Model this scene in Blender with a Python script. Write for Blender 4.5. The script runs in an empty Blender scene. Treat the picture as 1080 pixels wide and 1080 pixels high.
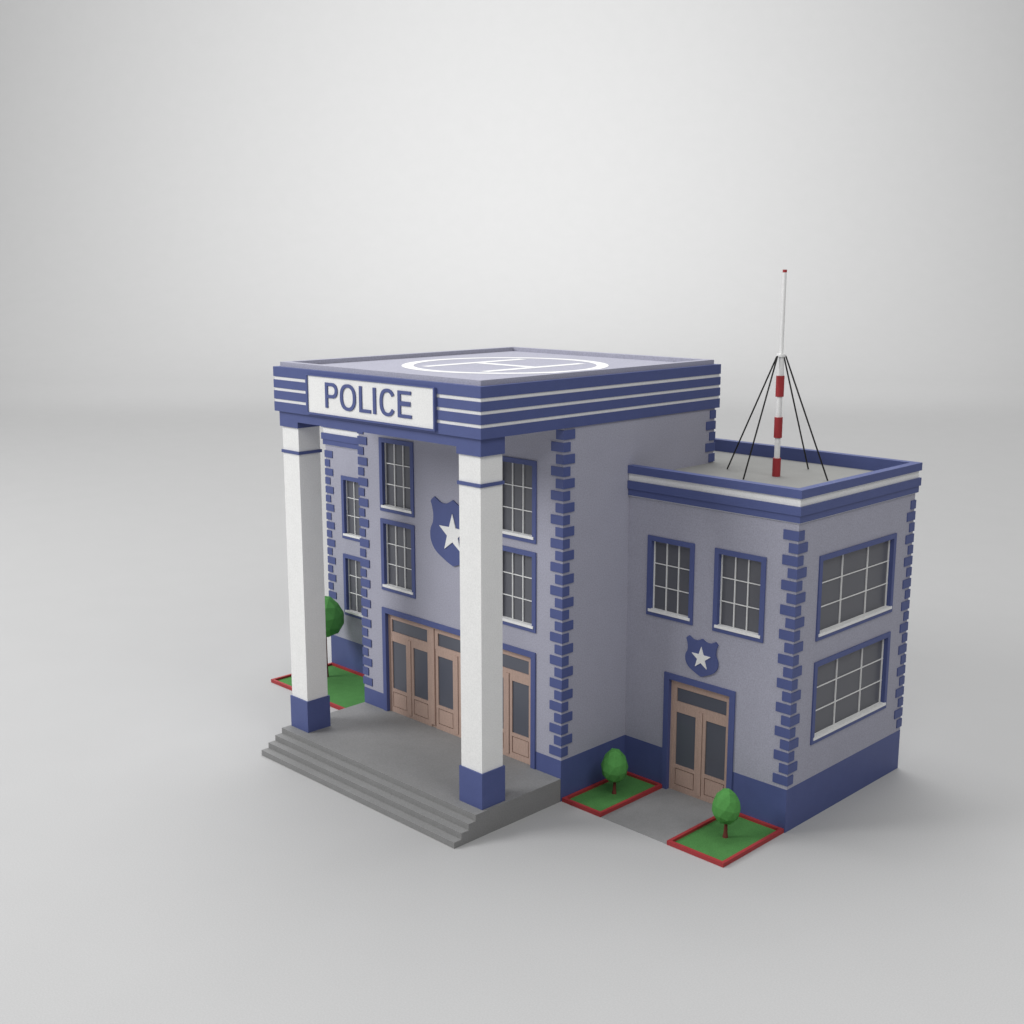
import bpy, bmesh, math, random
from mathutils import Vector
random.seed(7)
sc = bpy.context.scene
COL = sc.collection
PI = math.pi

# ------------------------------------------------------------------ materials
def srgb(r, g, b):
    f = lambda c: (c/12.92 if c <= .04045 else ((c+.055)/1.055)**2.4)
    return tuple(f(c/255) for c in (r, g, b))

def mat(name, col, rough=.6, spec=.3, var=.05, scale=6.0, bump=0.0, bscale=30.0, fine=0.0, stretch=None):
    """Principled paint: low-frequency mottling + optional fine grain, both real surface texture."""
    m = bpy.data.materials.new(name); m.use_nodes = True
    nt = m.node_tree; b = nt.nodes['Principled BSDF']
    b.inputs['Roughness'].default_value = rough
    b.inputs['Specular IOR Level'].default_value = spec
    tc = nt.nodes.new('ShaderNodeTexCoord')
    vec = tc.outputs['Object']
    if stretch:
        mp = nt.nodes.new('ShaderNodeMapping'); mp.inputs['Scale'].default_value = stretch
        nt.links.new(vec, mp.inputs['Vector']); vec = mp.outputs['Vector']
    n = nt.nodes.new('ShaderNodeTexNoise'); n.inputs['Scale'].default_value = scale; n.inputs['Detail'].default_value = 4
    nt.links.new(vec, n.inputs['Vector'])
    mr = nt.nodes.new('ShaderNodeMapRange'); mr.inputs['From Min'].default_value = .3; mr.inputs['From Max'].default_value = .7
    mr.inputs['To Min'].default_value = 1-var; mr.inputs['To Max'].default_value = 1+var
    nt.links.new(n.outputs['Fac'], mr.inputs['Value'])
    val = mr.outputs['Result']
    if fine:
        n2 = nt.nodes.new('ShaderNodeTexNoise'); n2.inputs['Scale'].default_value = 24; n2.inputs['Detail'].default_value = 2
        nt.links.new(tc.outputs['Object'], n2.inputs['Vector'])
        m2 = nt.nodes.new('ShaderNodeMapRange'); m2.inputs['From Min'].default_value = .3; m2.inputs['From Max'].default_value = .7
        m2.inputs['To Min'].default_value = 1-fine; m2.inputs['To Max'].default_value = 1+fine
        nt.links.new(n2.outputs['Fac'], m2.inputs['Value'])
        mu = nt.nodes.new('ShaderNodeMath'); mu.operation = 'MULTIPLY'
        nt.links.new(val, mu.inputs[0]); nt.links.new(m2.outputs['Result'], mu.inputs[1]); val = mu.outputs[0]
    sv = nt.nodes.new('ShaderNodeVectorMath'); sv.operation = 'SCALE'; sv.inputs[0].default_value = col
    nt.links.new(val, sv.inputs['Scale']); nt.links.new(sv.outputs['Vector'], b.inputs['Base Color'])
    if bump:
        n3 = nt.nodes.new('ShaderNodeTexNoise'); n3.inputs['Scale'].default_value = bscale; n3.inputs['Detail'].default_value = 3
        nt.links.new(tc.outputs['Object'], n3.inputs['Vector'])
        bp = nt.nodes.new('ShaderNodeBump'); bp.inputs['Strength'].default_value = bump; bp.inputs['Distance'].default_value = .02
        nt.links.new(n3.outputs['Fac'], bp.inputs['Height']); nt.links.new(bp.outputs['Normal'], b.inputs['Normal'])
    return m

M = {}
M['floor'] = mat('studio_paper', (.42, .42, .42), .85, .1, .008, .4, fine=.045)
M['wall']  = mat('lavender_plaster', (.37, .37, .442), .75, .2, .02, 1.2, fine=.12, bump=.15, bscale=18)
M['blue']  = mat('navy_paint', (.078, .100, .25), .5, .3, .03, 2.0, fine=.03)
M['white'] = mat('white_paint', (.80, .80, .79), .6, .25, .015, 2.0, fine=.05)
M['stone'] = mat('grey_concrete', (.235, .235, .235), .85, .15, .03, 1.5, fine=.08, bump=.15)
M['path']  = mat('grey_paving', (.25, .25, .25), .85, .15, .03, 2.0, fine=.07, bump=.15)
M['roof']  = mat('roof_felt', (.28, .28, .27), .85, .15, .03, 1.0, fine=.04)
M['wood']  = mat('brown_wood', (.47, .335, .277), .6, .25, .08, 5.0, fine=.09, stretch=(6, 6, .6))
M['pane']  = mat('dark_window_glass', (.105, .108, .125), .35, .45, .02, .6)
M['dpane'] = mat('dark_door_glass', (.098, .105, .132), .22, .45, .02, .6)
M['grass'] = mat('green_turf', (.077, .222, .065), .9, .1, .06, 3.0, fine=.12, bump=.4, bscale=24)
M['leaf']  = mat('green_foliage', (.085, .29, .07), .75, .2, .10, 2.2, fine=.05)
M['bark']  = mat('red_brown_bark', (.16, .045, .035), .8, .15, .12, 5.0, stretch=(4, 4, .8))
M['red']   = mat('red_paint', (.35, .037, .041), .5, .3, .04, 3.0, fine=.03)
M['wire']  = mat('black_cable', (.012, .012, .012), .5, .3, .02, 5.0)

# ------------------------------------------------------------------ mesh helpers
def B(): return bmesh.new()
def box(bm, x0, x1, y0, y1, z0, z1):
    v = [bm.verts.new(p) for p in ((x0,y0,z0),(x1,y0,z0),(x1,y1,z0),(x0,y1,z0),(x0,y0,z1),(x1,y0,z1),(x1,y1,z1),(x0,y1,z1))]
    for f in ((0,3,2,1),(4,5,6,7),(0,1,5,4),(1,2,6,5),(2,3,7,6),(3,0,4,7)): bm.faces.new([v[i] for i in f])
def prism(bm, poly, a, b, ax='z'):
    """extrude a 2-D outline: 'z' = xy outline from z=a to b, 'y' = xz outline from y=a to b"""
    P = (lambda p, t: (p[0], p[1], t)) if ax == 'z' else (lambda p, t: (p[0], t, p[1]))
    lo = [bm.verts.new(P(p, a)) for p in poly]; hi = [bm.verts.new(P(p, b)) for p in poly]
    n = len(poly)
    fs = [bm.faces.new(lo), bm.faces.new(hi)]
    for i in range(n): fs.append(bm.faces.new((lo[i], lo[(i+1) % n], hi[(i+1) % n], hi[i])))
    return fs
def ring(bm, x0, x1, y0, y1, t, z0, z1):
    """rectangular tube round the z axis, wall thickness t (t may be a 4-tuple left,right,front,back)"""
    l, r, f, k = (t,)*4 if not isinstance(t, tuple) else t
    O = [(x0,y0),(x1,y0),(x1,y1),(x0,y1)]; I = [(x0+l,y0+f),(x1-r,y0+f),(x1-r,y1-k),(x0+l,y1-k)]
    tube(bm, O, I, z0, z1, 'z')
def tube(bm, O, I, a, b, ax):
    P = (lambda p, t: (p[0], p[1], t)) if ax == 'z' else (lambda p, t: (p[0], t, p[1]))
    n = len(O)
    ov = [[bm.verts.new(P(p, t)) for p in O] for t in (a, b)]; iv = [[bm.verts.new(P(p, t)) for p in I] for t in (a, b)]
    for i in range(n):
        j = (i+1) % n
        bm.faces.new((ov[0][i], ov[0][j], ov[1][j], ov[1][i])); bm.faces.new((iv[0][i], iv[0][j], iv[1][j], iv[1][i]))
        for k in (0, 1): bm.faces.new((ov[k][i], ov[k][j], iv[k][j], iv[k][i]))
def cyl(bm, x, y, z0, z1, r0, r1=None, n=24):
    r1 = r0 if r1 is None else r1
    lo = [bm.verts.new((x+r0*math.cos(2*PI*i/n), y+r0*math.sin(2*PI*i/n), z0)) for i in range(n)]
    hi = [bm.verts.new((x+r1*math.cos(2*PI*i/n), y+r1*math.sin(2*PI*i/n), z1)) for i in range(n)]
    bm.faces.new(lo); bm.faces.new(hi)
    for i in range(n): bm.faces.new((lo[i], lo[(i+1) % n], hi[(i+1) % n], hi[i]))
def rod(bm, a, b, r, n=8):
    a, b = Vector(a), Vector(b); d = (b-a).normalized(); u = d.orthogonal().normalized(); w = d.cross(u)
    R = [[bm.verts.new(p + u*r*math.cos(2*PI*i/n) + w*r*math.sin(2*PI*i/n)) for i in range(n)] for p in (a, b)]
    bm.faces.new(R[0]); bm.faces.new(R[1])
    for i in range(n): bm.faces.new((R[0][i], R[0][(i+1) % n], R[1][(i+1) % n], R[1][i]))
def sheet(bm, u0, u1, v0, v1, holes, P):
    """flat wall with rectangular openings; P maps (u, v) to 3-D"""
    us = sorted({u0, u1, *[h[0] for h in holes], *[h[1] for h in holes]})
    vs = sorted({v0, v1, *[h[2] for h in holes], *[h[3] for h in holes]})
    us = [u for u in us if u0 <= u <= u1]; vs = [v for v in vs if v0 <= v <= v1]
    c = {}
    g = lambda i, j: c.setdefault((i, j), bm.verts.new(P(us[i], vs[j])) if (i, j) not in c else None)
    def gv(i, j):
        if (i, j) not in c: c[(i, j)] = bm.verts.new(P(us[i], vs[j]))
        return c[(i, j)]
    for i in range(len(us)-1):
        for j in range(len(vs)-1):
            mu, mv = (us[i]+us[i+1])/2, (vs[j]+vs[j+1])/2
            if any(h[0] < mu < h[1] and h[2] < mv < h[3] for h in holes): continue
            bm.faces.new((gv(i, j), gv(i+1, j), gv(i+1, j+1), gv(i, j+1)))

def obj(name, bm, m, parent=None, loc=(0, 0, 0), rz=0, smooth=False):
    bmesh.ops.recalc_face_normals(bm, faces=bm.faces)
    me = bpy.data.meshes.new(name); bm.to_mesh(me); bm.free()
    me.materials.append(m)
    if smooth:
        for p in me.polygons: p.use_smooth = True
    o = bpy.data.objects.new(name, me); COL.objects.link(o)
    o.location = loc; o.rotation_euler = (0, 0, rz)
    if parent: o.parent = parent
    return o
def thing(name, label, cat, loc, group=None):
    o = bpy.data.objects.new(name, None); COL.objects.link(o)
    o.location = loc; o.empty_display_size = .3
    o['label'] = label; o['category'] = cat
    if group: o['group'] = group
    return o
def dup(o, parent, loc, rz=None):
    c = o.copy(); COL.objects.link(c); c.parent = parent; c.location = loc
    if rz is not None: c.rotation_euler = (0, 0, rz)
    for ch in o.children:
        d = ch.copy(); COL.objects.link(d); d.parent = c
    return c

# ------------------------------------------------------------------ studio sweep
cam_loc = Vector((24.975, -27.174, 16.842)); YAW = .785453; PIT = .19765
Fh = Vector((-math.sin(YAW), math.cos(YAW), 0)); Rh = Vector((math.cos(YAW), math.sin(YAW), 0))
base = Vector((cam_loc.x, cam_loc.y, 0))
bm = B()
DW, RF, HW = 268.0, 86.0, 190.0          # wall distance, fillet radius, wall height
prof = [(-120, 0), (0, 0), (60, 0), (DW-RF, 0)]
prof += [(DW-RF+RF*math.sin(a), RF-RF*math.cos(a)) for a in [PI/2*i/32 for i in range(1, 33)]]
prof += [(DW, HW)]
rows = []
for d, z in prof:
    rows.append([bm.verts.new(base + Fh*d + Rh*s + Vector((0, 0, z))) for s in (-420, 420)])
for a, b in zip(rows, rows[1:]): bm.faces.new((a[0], a[1], b[1], b[0]))
ground = obj('backdrop', bm, M['floor'], smooth=True)
ground['kind'] = 'structure'

# ------------------------------------------------------------------ police station
RX, RY = -5.0, 5.0
station = thing('police_station', 'blue and lavender police station with white columns and a striped flat roof', 'building', (RX, RY, 0))
def W(x, y, z): return (x-RX, y-RY, z)
def part(name, bm, m, parent=station, loc=None):
    """geometry given in world coordinates around loc"""
    return obj(name, bm, m, parent, W(0, 0, 0) if loc is None else loc)
YW, XR, YB, XL = 3.16, 6.30, 10.12, -16.30   # wing front, right end, back, left end
YM = 7.67                                     # main block back
ZB, ZF, ZP = 1.385, 12.03, .775               # plinth top, canopy underside, platform top
WW, WH, MB = 1.84, 2.62, .16                  # small window width, height, frame member
MWIN = [(-8.81, 8.28), (-8.81, 5.375), (-2.955, 8.28), (-2.955, 5.375)]
RWIN = [(.82, 5.765), (3.43, 5.765)]
LWIN = [(-15.26, 5.765), (-12.65, 5.765), (-15.26, 2.48), (-12.65, 2.48)]
SWIN = [(4.36, 5.775), (4.36, 2.48)]
SW, SH = 4.61, 2.62
hole = lambda x, z, w=WW, h=WH: (x+.03, x+w-.03, z+.03, z+h-.03)

bm = B()
sheet(bm, -10, 0, ZB, ZF, [hole(*w) for w in MWIN] + [(-8.75, -1.21, 0, 4.6)], lambda u, v: (u, 0, v))
sheet(bm, 0, YM, ZB, ZF, [], lambda u, v: (0, u, v))
sheet(bm, 0, YM, ZB, ZF, [], lambda u, v: (-10, u, v))
sheet(bm, -10, 0, ZB, ZF, [], lambda u, v: (u, YM, v))
sheet(bm, -10, 0, 0, YM, [], lambda u, v: (u, v, ZF-.004))
part('wall', bm, M['wall'])
bm = B()
ZC = 9.58                                      # underside of wing cornice
sheet(bm, 0.002, XR, ZB, ZC+.4, [hole(*w) for w in RWIN] + [(1.66, 4.32, 0, 3.95)], lambda u, v: (u, YW, v))
sheet(bm, XL, -10.002, ZB, ZC+.4, [hole(*w) for w in LWIN], lambda u, v: (u, YW, v))
sheet(bm, YW, YB, ZB, ZC+.4, [hole(y, z, SW, SH) for y, z in SWIN], lambda u, v: (XR, u, v))
sheet(bm, YW, YB, ZB, ZC+.4, [], lambda u, v: (XL, u, v))
sheet(bm, XL, XR, ZB, ZC+.4, [], lambda u, v: (u, YB, v))
part('wall', bm, M['wall'])

# blue plinth, a few mm proud of the plaster, broken by the doors
e = .006
bm = B()
def strip(bm, pts, t=.12):                     # pts: plan polyline, wall thickness inwards (left of travel)
    for (x0, y0), (x1, y1), (ix, iy) in pts:
        box(bm, min(x0, x1, x0+ix*t, x1+ix*t), max(x0, x1, x0+ix*t, x1+ix*t), min(y0, y1, y0+iy*t, y1+iy*t), max(y0, y1, y0+iy*t, y1+iy*t), 0, ZB)
poly_main_r = [(-1.125, -e), (e, -e), (e, YW-e), (1.62, YW-e), (1.62, YW+.12), (-.12, YW+.12), (-.12, .12), (-1.125, .12)]
prism(bm, poly_main_r, 0, ZB)
prism(bm, [(4.36, YW-e), (XR+e, YW-e), (XR+e, YB+e), (XL-e, YB+e), (XL-e, YW-e), (-10-e, YW-e), (-10-e, -e), (-8.84, -e), (-8.84, .12),
           (-9.88, .12), (-9.88, YW+.12), (XL+.12, YW+.12), (XL+.12, YB-.12), (XR-.12, YB-.12), (XR-.12, YW+.12), (4.36, YW+.12)], 0, ZB)
part('plinth', bm, M['blue'])

# windows --------------------------------------------------------------
def make_window(w, h, bars_x, t=.015, name='window'):
    """local: x along wall from the lower-left corner, -y outwards, z up"""
    bm = B()
    tube(bm, [(0, 0), (w, 0), (w, h), (0, h)], [(MB, MB-.03), (w-MB, MB-.03), (w-MB, h-MB), (MB, h-MB)], -.045, .18, 'y')
    f = obj(name, bm, M['blue'], station)
    bm = B(); box(bm, MB-.02, w-MB+.02, .13, .16, MB-.05, h-MB+.02)
    obj('pane', bm, M['pane'], f)
    bm = B()
    for x in bars_x: box(bm, x-t, x+t, .085, .128, MB, h-MB)
    zl, zh = MB+.06, h-MB
    for k in (1, 2):
        z = zl+(zh-zl)*k/3; box(bm, MB, w-MB, .088, .126, z-t*.85, z+t*.85)
    box(bm, MB, w-MB, .088, .126, zh-.03, zh+.004)
    obj('glazing_bars', bm, M['white'], f)
    bm = B(); box(bm, MB-.07, w-MB+.07, -.075, .128, MB-.036, MB+.052)
    obj('sill', bm, M['white'], f)
    return f
c = WW/2
win = make_window(WW, WH, (MB+.025, c-.236, c+.236, WW-MB-.025))
slots = [(x, -.0, z) for x, z in MWIN] + [(x, YW, z) for x, z in RWIN + LWIN]
for i, (x, y, z) in enumerate(slots):
    o = win if i == 0 else dup(win, station, (0, 0, 0))
    o.location = W(x, y, z)
c = SW/2
wide = make_window(SW, SH, (MB+.04, c-.765, c+.765, SW-MB-.04), .0135)
for i, (y, z) in enumerate(SWIN):
    o = wide if i == 0 else dup(wide, station, (0, 0, 0))
    o.location = W(XR, y, z); o.rotation_euler = (0, 0, PI/2)
    o['label'] = 'wide window with blue frame on the end wall'

# doors ----------------------------------------------------------------
def surround(x0, x1, z0, z1, y, t=.19):
    bm = B()
    prism(bm, [(x0, z0), (x0+t, z0), (x0+t, z1-t), (x1-t, z1-t), (x1-t, z0), (x1, z0), (x1, z1), (x0, z1)], y-.05, y+.22, 'y')
    return part('door_surround', bm, M['blue'])
surround(-8.83, -1.12, ZP, 4.71, 0); surround(1.62, 4.36, .012, 4.0, YW, .2)

LH = 2.92
def make_leaf():
    """one glazed door leaf, local x 0..1.0 (hinge to meeting stile), z 0..LH"""
    w = 1.08; gl, gr = .115, .885             # glass left/right
    bm = B()
    box(bm, 0, w, .06, .12, 0, LH)             # core
    box(bm, 0, gl, 0, .06, 0, LH); box(bm, gr, w, 0, .06, 0, LH)
    box(bm, gl, gr, .001, .06, LH-.22, LH); box(bm, gl, gr, .001, .06, .78, .90); box(bm, gl, gr, .001, .06, 0, .20)
    box(bm, gl+.034, gr-.034, .006, .06, .23, .75)   # raised lower panel inside a groove
    d = obj('door', bm, M['wood'], station)
    bm = B(); box(bm, gl, gr, .035, .059, .90, LH-.22)
    obj('pane', bm, M['dpane'], d)
    return d
leaf = make_leaf()
def transom(cx, y, z0):
    bm = B(); tube(bm, [(-1.13, 0), (1.13, 0), (1.13, .74), (-1.13, .74)], [(-.965, .14), (.965, .14), (.965, .60), (-.965, .60)], 0, .10, 'y')
    t = obj('transom', bm, M['wood'], station, W(cx, y, z0))
    bm = B(); box(bm, -.965, .965, .04, .07, .14, .60); obj('pane', bm, M['dpane'], t)
first = True
def pair(cx, y, z0):
    global first
    for s in (-1, 1):
        o = leaf if first else dup(leaf, station, (0, 0, 0)); first = False
        x = cx-1.085 if s < 0 else cx+.09-.005
        o.location = W(x, y, z0)
    transom(cx, y, z0+LH+.002)
# leaf glass runs from x+.115 to x+.885, so the two glasses sit at cx-.97..-.2 and cx+.2..+.97
for cx in (-7.49, -5.0, -2.51): pair(cx, .11, ZP+.001)
pair(3.0, YW+.11, .013)
bm = B()                                        # fixed posts and rails between the three door pairs
for x in (-6.245, -3.755): box(bm, x-.1, x+.1, .08, .19, ZP+.11, 4.52)
for cx in (-7.49, -5.0, -2.51):
    box(bm, cx-.085, cx+.07, .082, .17, ZP+.11, ZP+LH); box(bm, cx-.084, cx+.084, .114, .168, ZP, ZP+.108)
for x in (-6.245, -3.755): box(bm, x-.12, x+.16, .145, .188, ZP, 4.5)
part('door_post', bm, M['wood'])
bm = B(); box(bm, 3-.07, 3+.07, YW+.085, YW+.17, .12, LH+.013); box(bm, 3-.084, 3+.084, YW+.114, YW+.168, .012, .118)
part('door_post', bm, M['wood'])
bm = B()
for x0, x1 in ((-8.645, -8.575), (-1.43, -1.305)): box(bm, x0, x1, .095, .19, ZP, 4.53)
box(bm, -8.574, -1.431, .09, .19, 4.437, 4.522)
part('door_frame', bm, M['wood'])
bm = B()
for x0, x1 in ((1.815, 1.915), (4.085, 4.165)): box(bm, x0, x1, YW+.095, YW+.19, .012, 3.81)
box(bm, 1.916, 4.084, YW+.09, YW+.19, 3.675, 3.805)
part('door_frame', bm, M['wood'])

# quoins ---------------------------------------------------------------
QL, QS, QH, QP, QT = .485, .285, .285, .3763, .035
def quoin_mesh(lx, ly, sx, sy):
    """L block round a corner at the origin: arm lx along x, ly along y (sx, sy = direction of the walls)"""
    bm = B(); p = QT
    a = [(-sx*p, -sy*p), (sx*lx, -sy*p), (sx*lx, sy*.02), (sx*.02, sy*.02), (sx*.02, sy*ly), (-sx*p, sy*ly)]
    prism(bm, a, 0, QH)
    return bm
cache = {}
stuffbm = B()
def quoins(cx, cy, sx, sy, z0, n, stuff=False):
    for i in range(n):
        lx, ly = (QL, QS) if i % 2 == 0 else (QS, QL)
        z = z0+i*QP
        if stuff:
            p = QT
            prism(stuffbm, [(cx-sx*p, cy-sy*p), (cx+sx*lx, cy-sy*p), (cx+sx*lx, cy+sy*.02), (cx+sx*.02, cy+sy*.02), (cx+sx*.02, cy+sy*ly), (cx-sx*p, cy+sy*ly)], z, z+QH)
            continue
        k = (i % 2, sx, sy)
        if k not in cache:
            cache[k] = obj('quoin', quoin_mesh(lx, ly, sx, sy), M['blue'], station); o = cache[k]
        else:
            o = cache[k].copy(); COL.objects.link(o)
        o.parent = station; o.location = W(cx, cy, z)
quoins(0, 0, -1, 1, 1.515, 28)
quoins(-10, 0, 1, 1, 1.515, 28)
quoins(XR, YW, -1, 1, 1.515, 21)
quoins(XR, YB, -1, -1, 1.515, 21)
quoins(XL, YW, 1, 1, 1.515, 21, True)
quoins(0, YM, -1, -1, 1.515+23*QP, 5, True)
q = part('quoin', stuffbm, M['blue']); q['kind'] = 'stuff'

# wing cornice and roof ------------------------------------------------
def wingring(name, over, z0, z1, m, parent=None, inner=.2, liner=None):
    bm = B()
    if liner:
        o2, i2, za, zb = liner; _u(bm, o2, i2, za, zb)
    _u(bm, over, inner, z0, z1)
    return obj(name, bm, m, parent or station, W(0, 0, 0) if parent is None else (0, 0, 0))
def _u(bm, over, inner, z0, z1):
    # two U shapes, butted against the taller middle block
    x0, x1, y0, y1 = XL-over, XR+over, YW-over, YB+over; t = over+inner
    prism(bm, [(.004, y0), (x1, y0), (x1, y1), (-5, y1), (-5, y1-t), (x1-t, y1-t), (x1-t, y0+t), (.004, y0+t)], z0, z1)
    prism(bm, [(-10.004, y0), (-10.004, y0+t), (x0+t, y0+t), (x0+t, y1-t), (-5.002, y1-t), (-5.002, y1), (x0, y1), (x0, y0)], z0, z1)
corn = wingring('cornice', .05, ZC-.02, 10.30, M['white'], inner=.05)
wingring('cornice_band', .075, ZC, 9.80, M['blue'], corn, inner=.1)
wingring('cornice_band', .12, 9.80, 10.06, M['blue'], corn, inner=.1)
wingring('cornice_band', .12, 10.302, 10.555, M['blue'], corn, inner=.16, liner=(-.052, .158, 10.1, 10.31))
bm = B(); box(bm, XL+.1, XR-.1, YW+.1, YB-.1, 10.0, 10.13)
part('roof_deck', bm, M['roof'])

# striped canopy / main roof -------------------------------------------
FX0, FX1, FY0, FY1, ZT = -10.053, .053, -3.493, 7.88, 13.514
bm = B(); box(bm, FX0+.03, FX1-.03, FY0+.03, FY1-.03, ZF, ZT-.002)
fascia = part('fascia', bm, M['white'])
for z0, z1 in ((ZF-.003, 12.341), (12.44, 12.717), (12.816, 13.083), (13.19, ZT)):
    bm = B(); ring(bm, FX0, FX1, FY0, FY1, .2 if z1 == ZT else .05, z0, z1); obj('fascia_band', bm, M['blue'], fascia)
bm = B(); ring(bm, -9.876, -.123, -3.324, 7.708, .27, ZT-.02, 13.669)
part('parapet', bm, M['wall'])
bm = B(); box(bm, -9.64, -.36, -3.09, 7.47, ZT-.02, ZT+.006)
part('roof_deck', bm, M['wall'])
bm = B(); HX, HY, HZ = -4.86, 2.33, ZT+.010
n = 96
cir = lambda r: [(HX+r*math.cos(2*PI*i/n), HY+r*math.sin(2*PI*i/n)) for i in range(n)]
tube(bm, cir(3.5), cir(3.1), HZ, HZ+.004, 'z')
for x in (HX-1.43, HX+1.43): box(bm, x-.19, x+.19, HY-2.36, HY+2.3, HZ, HZ+.004)
box(bm, HX-1.24, HX+1.24, HY-.19, HY+.19, HZ, HZ+.004)
part('helipad_marking', bm, M['white'])

# beam and columns -----------------------------------------------------
bm = B()
CY0, CY1 = -3.385, -2.42
box(bm, -1.095, -.07, CY0, CY1, 11.511, ZF-.005)
box(bm, -9.93, -8.905, CY0, CY1, 11.511, ZF-.005)
box(bm, -8.905, -1.095, CY0, CY1, 11.715, ZF-.005)
part('beam', bm, M['blue'])
for cx in (-.608, -9.432):
    bm = B(); box(bm, -.455, .455, -.435, .435, 1.905, 11.509)
    col = obj('column', bm, M['white'], station, W(cx, -2.88, 0))
    bm = B(); box(bm, -.505, .505, -.485, .485, ZP-.3, 1.911); obj('column_base', bm, M['blue'], col)
    bm = B(); ring(bm, -.5, .5, -.48, .48, .055, 10.61, 10.711); obj('column_collar', bm, M['blue'], col)

# sign -----------------------------------------------------------------
bm = B(); box(bm, -8.06, -1.86, -3.515, -3.48, 12.12, 13.36)
tube(bm, [(-8.13, 12.09), (-1.815, 12.09), (-1.815, 13.37), (-8.13, 13.37)], [(-8.045, 12.15), (-1.875, 12.15), (-1.875, 13.345), (-8.045, 13.345)], -3.575, -3.48, 'y')
sign = part('sign', bm, M['blue'])
bm = B(); box(bm, -8.044, -1.876, -3.532, -3.516, 12.151, 13.344)
obj('sign_panel', bm, M['white'], sign)
Z0, Z1, ST = 12.37, 13.175, .124
def ell(cx, cz, rx, rz, a0, a1, n, p=2.35):
    r = []
    for i in range(n+1):
        a = a0+(a1-a0)*i/n; ca, sa = math.cos(a), math.sin(a)
        r.append((cx+rx*math.copysign(abs(ca)**(2/p), ca), cz+rz*math.copysign(abs(sa)**(2/p), sa)))
    return r
def letter(kind, x0, x1):
    bm = B(); ya, yb = -3.568, -3.533; cx, cz, rx, rz = (x0+x1)/2, (Z0+Z1)/2, (x1-x0)/2, (Z1-Z0)/2
    t = ST; h = t*.82
    if kind == 'O':
        tube(bm, ell(cx, cz, rx, rz+.015, 0, 2*PI, 40)[:-1], ell(cx, cz, rx-t, rz+.015-h, 0, 2*PI, 40)[:-1], ya, yb, 'y')
    elif kind == 'C':
        a0, a1 = math.radians(32), math.radians(328)
        prism(bm, ell(cx, cz, rx, rz+.015, a0, a1, 36) + ell(cx, cz, rx-t, rz+.015-h, a0, a1, 36)[::-1], ya, yb, 'y')
    elif kind == 'I': box(bm, x0, x1, ya, yb, Z0, Z1)
    elif kind == 'L': prism(bm, [(x0, Z0), (x1, Z0), (x1, Z0+h), (x0+t, Z0+h), (x0+t, Z1), (x0, Z1)], ya, yb, 'y')
    elif kind == 'E':
        m0, m1 = cz-.045, cz+.09
        prism(bm, [(x0, Z0), (x1, Z0), (x1, Z0+h), (x0+t, Z0+h), (x0+t, m0), (x1-.05, m0), (x1-.05, m1), (x0+t, m1), (x0+t, Z1-h), (x1-.02, Z1-h), (x1-.02, Z1), (x0, Z1)], ya, yb, 'y')
    elif kind == 'P':
        bz0 = Z0+.32; bc = (bz0+Z1)/2; br = (Z1-bz0)/2; bx = x1-.27
        out = [(x0, Z0), (x0+t, Z0), (x0+t, bz0)] + [(bx, bz0)] + ell(bx, bc, x1-bx, br, -PI/2, PI/2, 14, 2.2)[1:-1] + [(bx, Z1), (x0, Z1)]
        fs = prism(bm, out, ya, yb, 'y'); bm.free(); bm = B()
        inn = [(x0+t, bz0+h), (bx-.03, bz0+h)] + ell(bx-.03, bc, x1-bx-t+.03, br-h, -PI/2, PI/2, 14, 2.2)[1:-1] + [(bx-.03, Z1-h), (x0+t, Z1-h)]
        # bowl as two halves so the counter stays open
        bowl = [(x0+t, bz0), (bx, bz0)] + ell(bx, bc, x1-bx, br, -PI/2, PI/2, 14, 2.2)[1:-1] + [(bx, Z1), (x0, Z1), (x0, Z0), (x0+t, Z0)]
        prism(bm, [(x0, Z0), (x0+t, Z0), (x0+t, Z1), (x0, Z1)], ya, yb, 'y')
        arc = [(x0+t, bz0), (bx, bz0)] + ell(bx, bc, x1-bx, br, -PI/2, PI/2, 14, 2.2)[1:-1] + [(bx, Z1), (x0+t, Z1)]
        prism(bm, arc + inn[::-1], ya, yb, 'y')
    o = obj('letter', bm, M['blue'], sign); o['label'] = 'blue raised letter ' + kind
for k, x0, x1 in (('P', -7.09, -6.455), ('O', -6.315, -5.53), ('L', -5.345, -4.79), ('I', -4.665, -4.535), ('C', -4.34, -3.62), ('E', -3.485, -2.865)):
    letter(k, x0, x1)

# police shields -------------------------------------------------------
HALF = [(0, 1.16), (-.165, 1.072), (-.27, 1.02), (-.383, .993), (-.51, .99), (-.625, 1.009), (-.795, 1.102), (-.926, 1.168), (-1.066, 1.06), (-1.107, .987), (-1.055, .88),
        (-1.022, .772), (-.988, .64), (-.978, .511), (-.983, .39), (-1.007, .272), (-1.06, .18), (-1.11, .089), (-1.142, -.03), (-1.149, -.153), (-1.135, -.29), (-1.095, -.414), (-1.025, -.54),
        (-.925, -.657), (-.80, -.75), (-.657, -.832), (-.49, -.91), (-.317, -.992), (-.15, -1.06), (0, -1.106)]
def shield(cx, y, cz, s):
    bm = B(); pts = HALF + [(-x, z) for x, z in HALF[-2:0:-1]]
    prism(bm, [(x*s, z*s) for x, z in pts], -.055, .01, 'y')
    b = obj('badge', bm, M['blue'], station, W(cx, y, cz))
    bm = B(); st = []
    for i in range(10):
        r = .69 if i % 2 == 0 else .275; a = PI/2+i*PI/5
        st.append((r*math.cos(a)*s, (.005+r*math.sin(a))*s))
    prism(bm, st, -.085, -.053, 'y'); obj('star', bm, M['white'], b)
shield(-4.95, 0, 8.0, 1.0); shield(3.065, YW, 4.78, .545)

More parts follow.
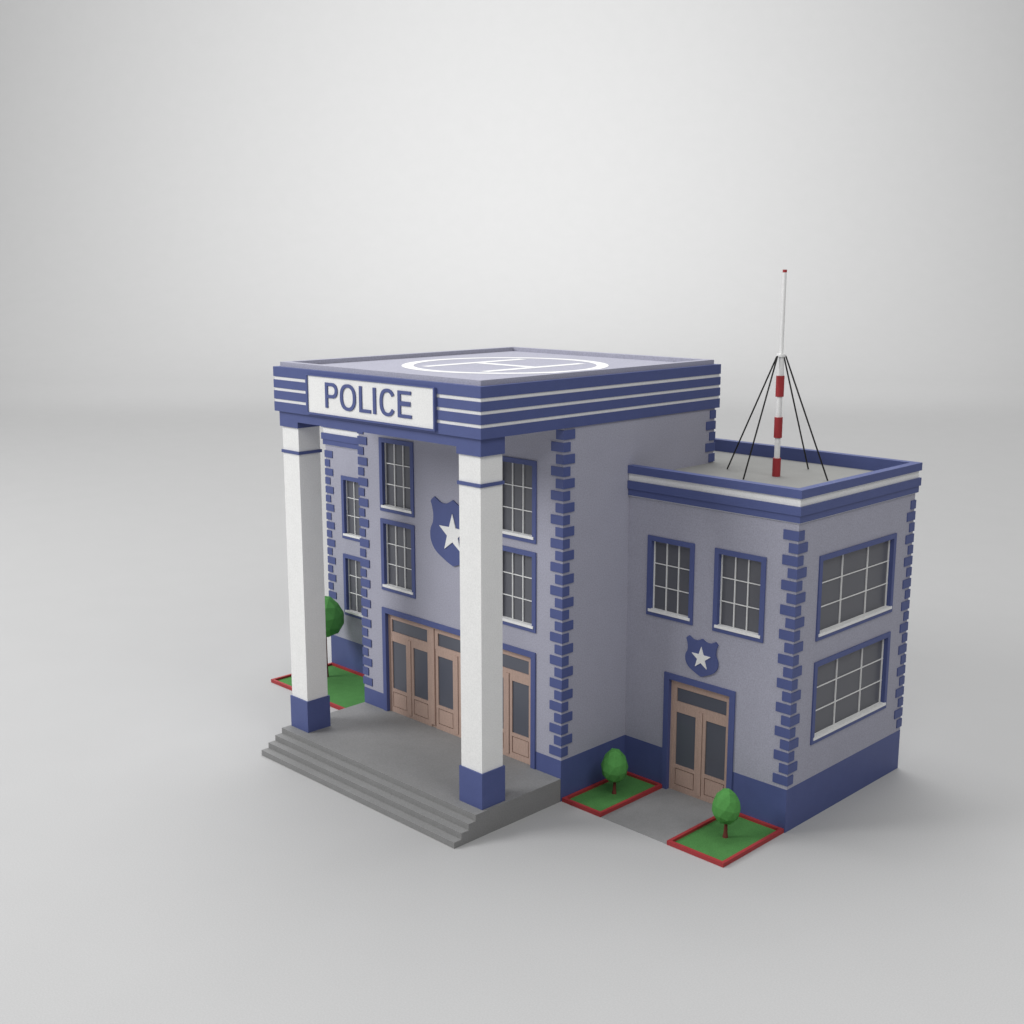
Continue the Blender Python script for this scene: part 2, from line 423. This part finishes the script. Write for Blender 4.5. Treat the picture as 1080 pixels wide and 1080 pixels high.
# ------------------------------------------------------------------ entrance steps
steps = thing('entrance_steps', 'grey concrete steps and landing under the white columns', 'steps', (-5, -2.3, 0))
YS = [-4.606, -4.313, -4.02, -3.731]
for i, y0 in enumerate(YS):
    z0, z1 = ZP*i/4, ZP*(i+1)/4
    bm = B(); box(bm, -5.0, 5.0, y0+2.3, 2.3-.012, z0, z1)
    if i == 3: box(bm, -3.64, 3.68, 2.287, 2.6, z0, z1-.001)
    obj('step' if i < 3 else 'landing', bm, M['stone'], steps)

# ------------------------------------------------------------------ planters, path
def planter(x0, x1, y0, y1, label):
    t = thing('planter', label, 'planter', ((x0+x1)/2, (y0+y1)/2, 0), 'red edged grass beds by the walls')
    hx, hy = (x1-x0)/2, (y1-y0)/2
    bm = B(); ring(bm, -hx, hx, -hy, hy, .11, 0, .13); obj('kerb', bm, M['red'], t)
    bm = B(); box(bm, -hx+.105, hx-.105, -hy+.105, hy-.105, 0, .045); obj('lawn', bm, M['grass'], t)
planter(.03, 1.66, .03, YW-.012, 'small red edged grass bed in the corner between steps and side door')
planter(4.25, XR-.02, .03, YW-.012, 'red edged grass bed right of the side door at the building corner')
planter(XL+.03, -10.03, .03, YW-.012, 'long red edged grass bed left of the entrance steps')
bm = B(); box(bm, 1.665, 4.245, .05, YW+.3, 0, .012)
p = obj('path', bm, M['path']); p['kind'] = 'structure'

# ------------------------------------------------------------------ trees
def tree(x, y, zc0, zc1, r, tr, label, seed):
    rnd = random.Random(seed)
    t = thing('tree', label, 'tree', (x, y, .045), 'small round trees in the grass beds')
    bm = B()
    n = 10; hs = [0, .25, .6, 1.0]; z1 = zc0+.12-.045
    rings = []
    for k in hs:
        rr = tr*(1.35-.5*k) if k else tr*1.7
        rings.append([bm.verts.new((rr*math.cos(2*PI*i/n)+.01*k, rr*math.sin(2*PI*i/n), k*z1)) for i in range(n)])
    for a, b in zip(rings, rings[1:]):
        for i in range(n): bm.faces.new((a[i], a[(i+1) % n], b[(i+1) % n], b[i]))
    bm.faces.new(rings[0]); bm.faces.new(rings[-1])
    obj('trunk', bm, M['bark'], t)
    bm = B(); bmesh.ops.create_icosphere(bm, subdivisions=2, radius=1)
    tilt = __import__('mathutils').Euler((rnd.uniform(.2, 1.2), rnd.uniform(.2, 1.2), 0)).to_matrix()
    bmesh.ops.rotate(bm, verts=bm.verts, cent=(0, 0, 0), matrix=tilt)
    h = (zc1-zc0)/2; cz = (zc0+zc1)/2-.045
    for v in bm.verts:
        q = v.co.normalized(); k = 1.03-.13*q.z-.07*q.z*q.z                        # egg: broader below the middle
        j = 1+rnd.uniform(-.012, .012)
        v.co = Vector((q.x*r*k*j, q.y*r*k*j, cz+q.z*h*(1+rnd.uniform(-.008, .008))))
    bmesh.ops.rotate(bm, verts=bm.verts, cent=(0, 0, 0), matrix=__import__('mathutils').Matrix.Rotation(rnd.uniform(0, 6), 3, 'Z'))
    obj('crown', bm, M['leaf'], t)
tree(.87, 1.615, .43, 1.60, .43, .045, 'small egg shaped tree in the shaded corner bed beside the steps', 3)
tree(5.245, 1.585, .475, 1.605, .425, .05, 'small egg shaped tree right of the side door', 11)
tree(-15.10, 2.0, 1.757, 3.53, .78, .05, 'taller round tree behind the left white column', 5)

# ------------------------------------------------------------------ radio mast
mx, my, mz = 3.155, 6.755, 10.13
mast = thing('radio_mast', 'red and white banded radio mast held by black wires on the lower roof', 'mast', (mx, my, mz))
bm = B()
cyl(bm, 0, 0, 0, 3.26, .092); cyl(bm, 0, 0, 3.26, 3.87, .108, .088); cyl(bm, 0, 0, 3.93, 6.49, .062)
obj('pole', bm, M['white'], mast)
for z0, z1 in ((0, .6), (1.265, 1.925), (2.59, 3.25)):
    bm = B(); cyl(bm, 0, 0, z0, z1, .132); obj('pole_band', bm, M['red'], mast)
bm = B(); cyl(bm, 0, 0, 3.86, 3.94, .15); obj('collar', bm, M['white'], mast)
bm = B(); cyl(bm, 0, 0, 6.49, 6.575, .067); obj('pole_cap', bm, M['red'], mast)
for wx, wy in ((1.201, 6.806), (2.771, 5.465), (3.127, 8.732), (4.795, 7.175)):
    d = Vector((wx-mx, wy-my, 0)); u = d.normalized()
    bm = B(); rod(bm, u*.15+Vector((0, 0, 3.88)), d, .026); obj('guy_wire', bm, M['wire'], mast)

# ------------------------------------------------------------------ camera
cd = bpy.data.cameras.new('camera'); cam = bpy.data.objects.new('camera', cd); COL.objects.link(cam)
cam.location = cam_loc; cam.rotation_euler = (PI/2-PIT, 0, YAW)
cd.sensor_width = 36; cd.lens = 1300.06/1080*36; cd.clip_end = 2000
sc.camera = cam

# ------------------------------------------------------------------ light
w = bpy.data.worlds.new('World'); sc.world = w; w.use_nodes = True
bg = w.node_tree.nodes['Background']; bg.inputs['Color'].default_value = (1, 1, 1, 1); bg.inputs['Strength'].default_value = .15
def area(name, loc, tgt, size, power, col=(1, 1, 1)):
    l = bpy.data.lights.new(name, 'AREA'); l.shape = 'DISK'; l.size = size; l.energy = power; l.color = col
    o = bpy.data.objects.new(name, l); COL.objects.link(o); o.location = loc
    o.rotation_euler = (Vector(tgt)-Vector(loc)).to_track_quat('-Z', 'Y').to_euler()
    return o
area('key_softbox', (-60, -68, 55), (-4, 2, 5), 46, 69000)
tl = base + Fh*142 - Rh*2
area('top_softbox', (tl.x, tl.y, 230), (tl.x, tl.y, 0), 230, 575000)
area('front_softbox', (45, -62, 78), (3, 0, 5), 50, 21000)
area('side_softbox', (66, -10, 74), (2, 3, 5), 45, 19000)
for side in (-1, 1):                            # two spots washing the sweep behind the building
    sl = bpy.data.lights.new('backdrop_spot', 'SPOT'); sl.energy = 830000; sl.spot_size = math.radians(82); sl.spot_blend = 1; sl.shadow_soft_size = 6
    so = bpy.data.objects.new('backdrop_spot', sl); COL.objects.link(so); so.location = base + Fh*62 + Rh*42*side + Vector((0, 0, 62))
    so.rotation_euler = (base + Fh*262 + Rh*40*side + Vector((0, 0, 66)) - so.location).to_track_quat('-Z', 'Y').to_euler()

sc.view_settings.view_transform = 'Standard'; sc.view_settings.look = 'None'
sc.view_settings.exposure = 0; sc.view_settings.gamma = 1; sc.view_settings.use_curve_mapping = False
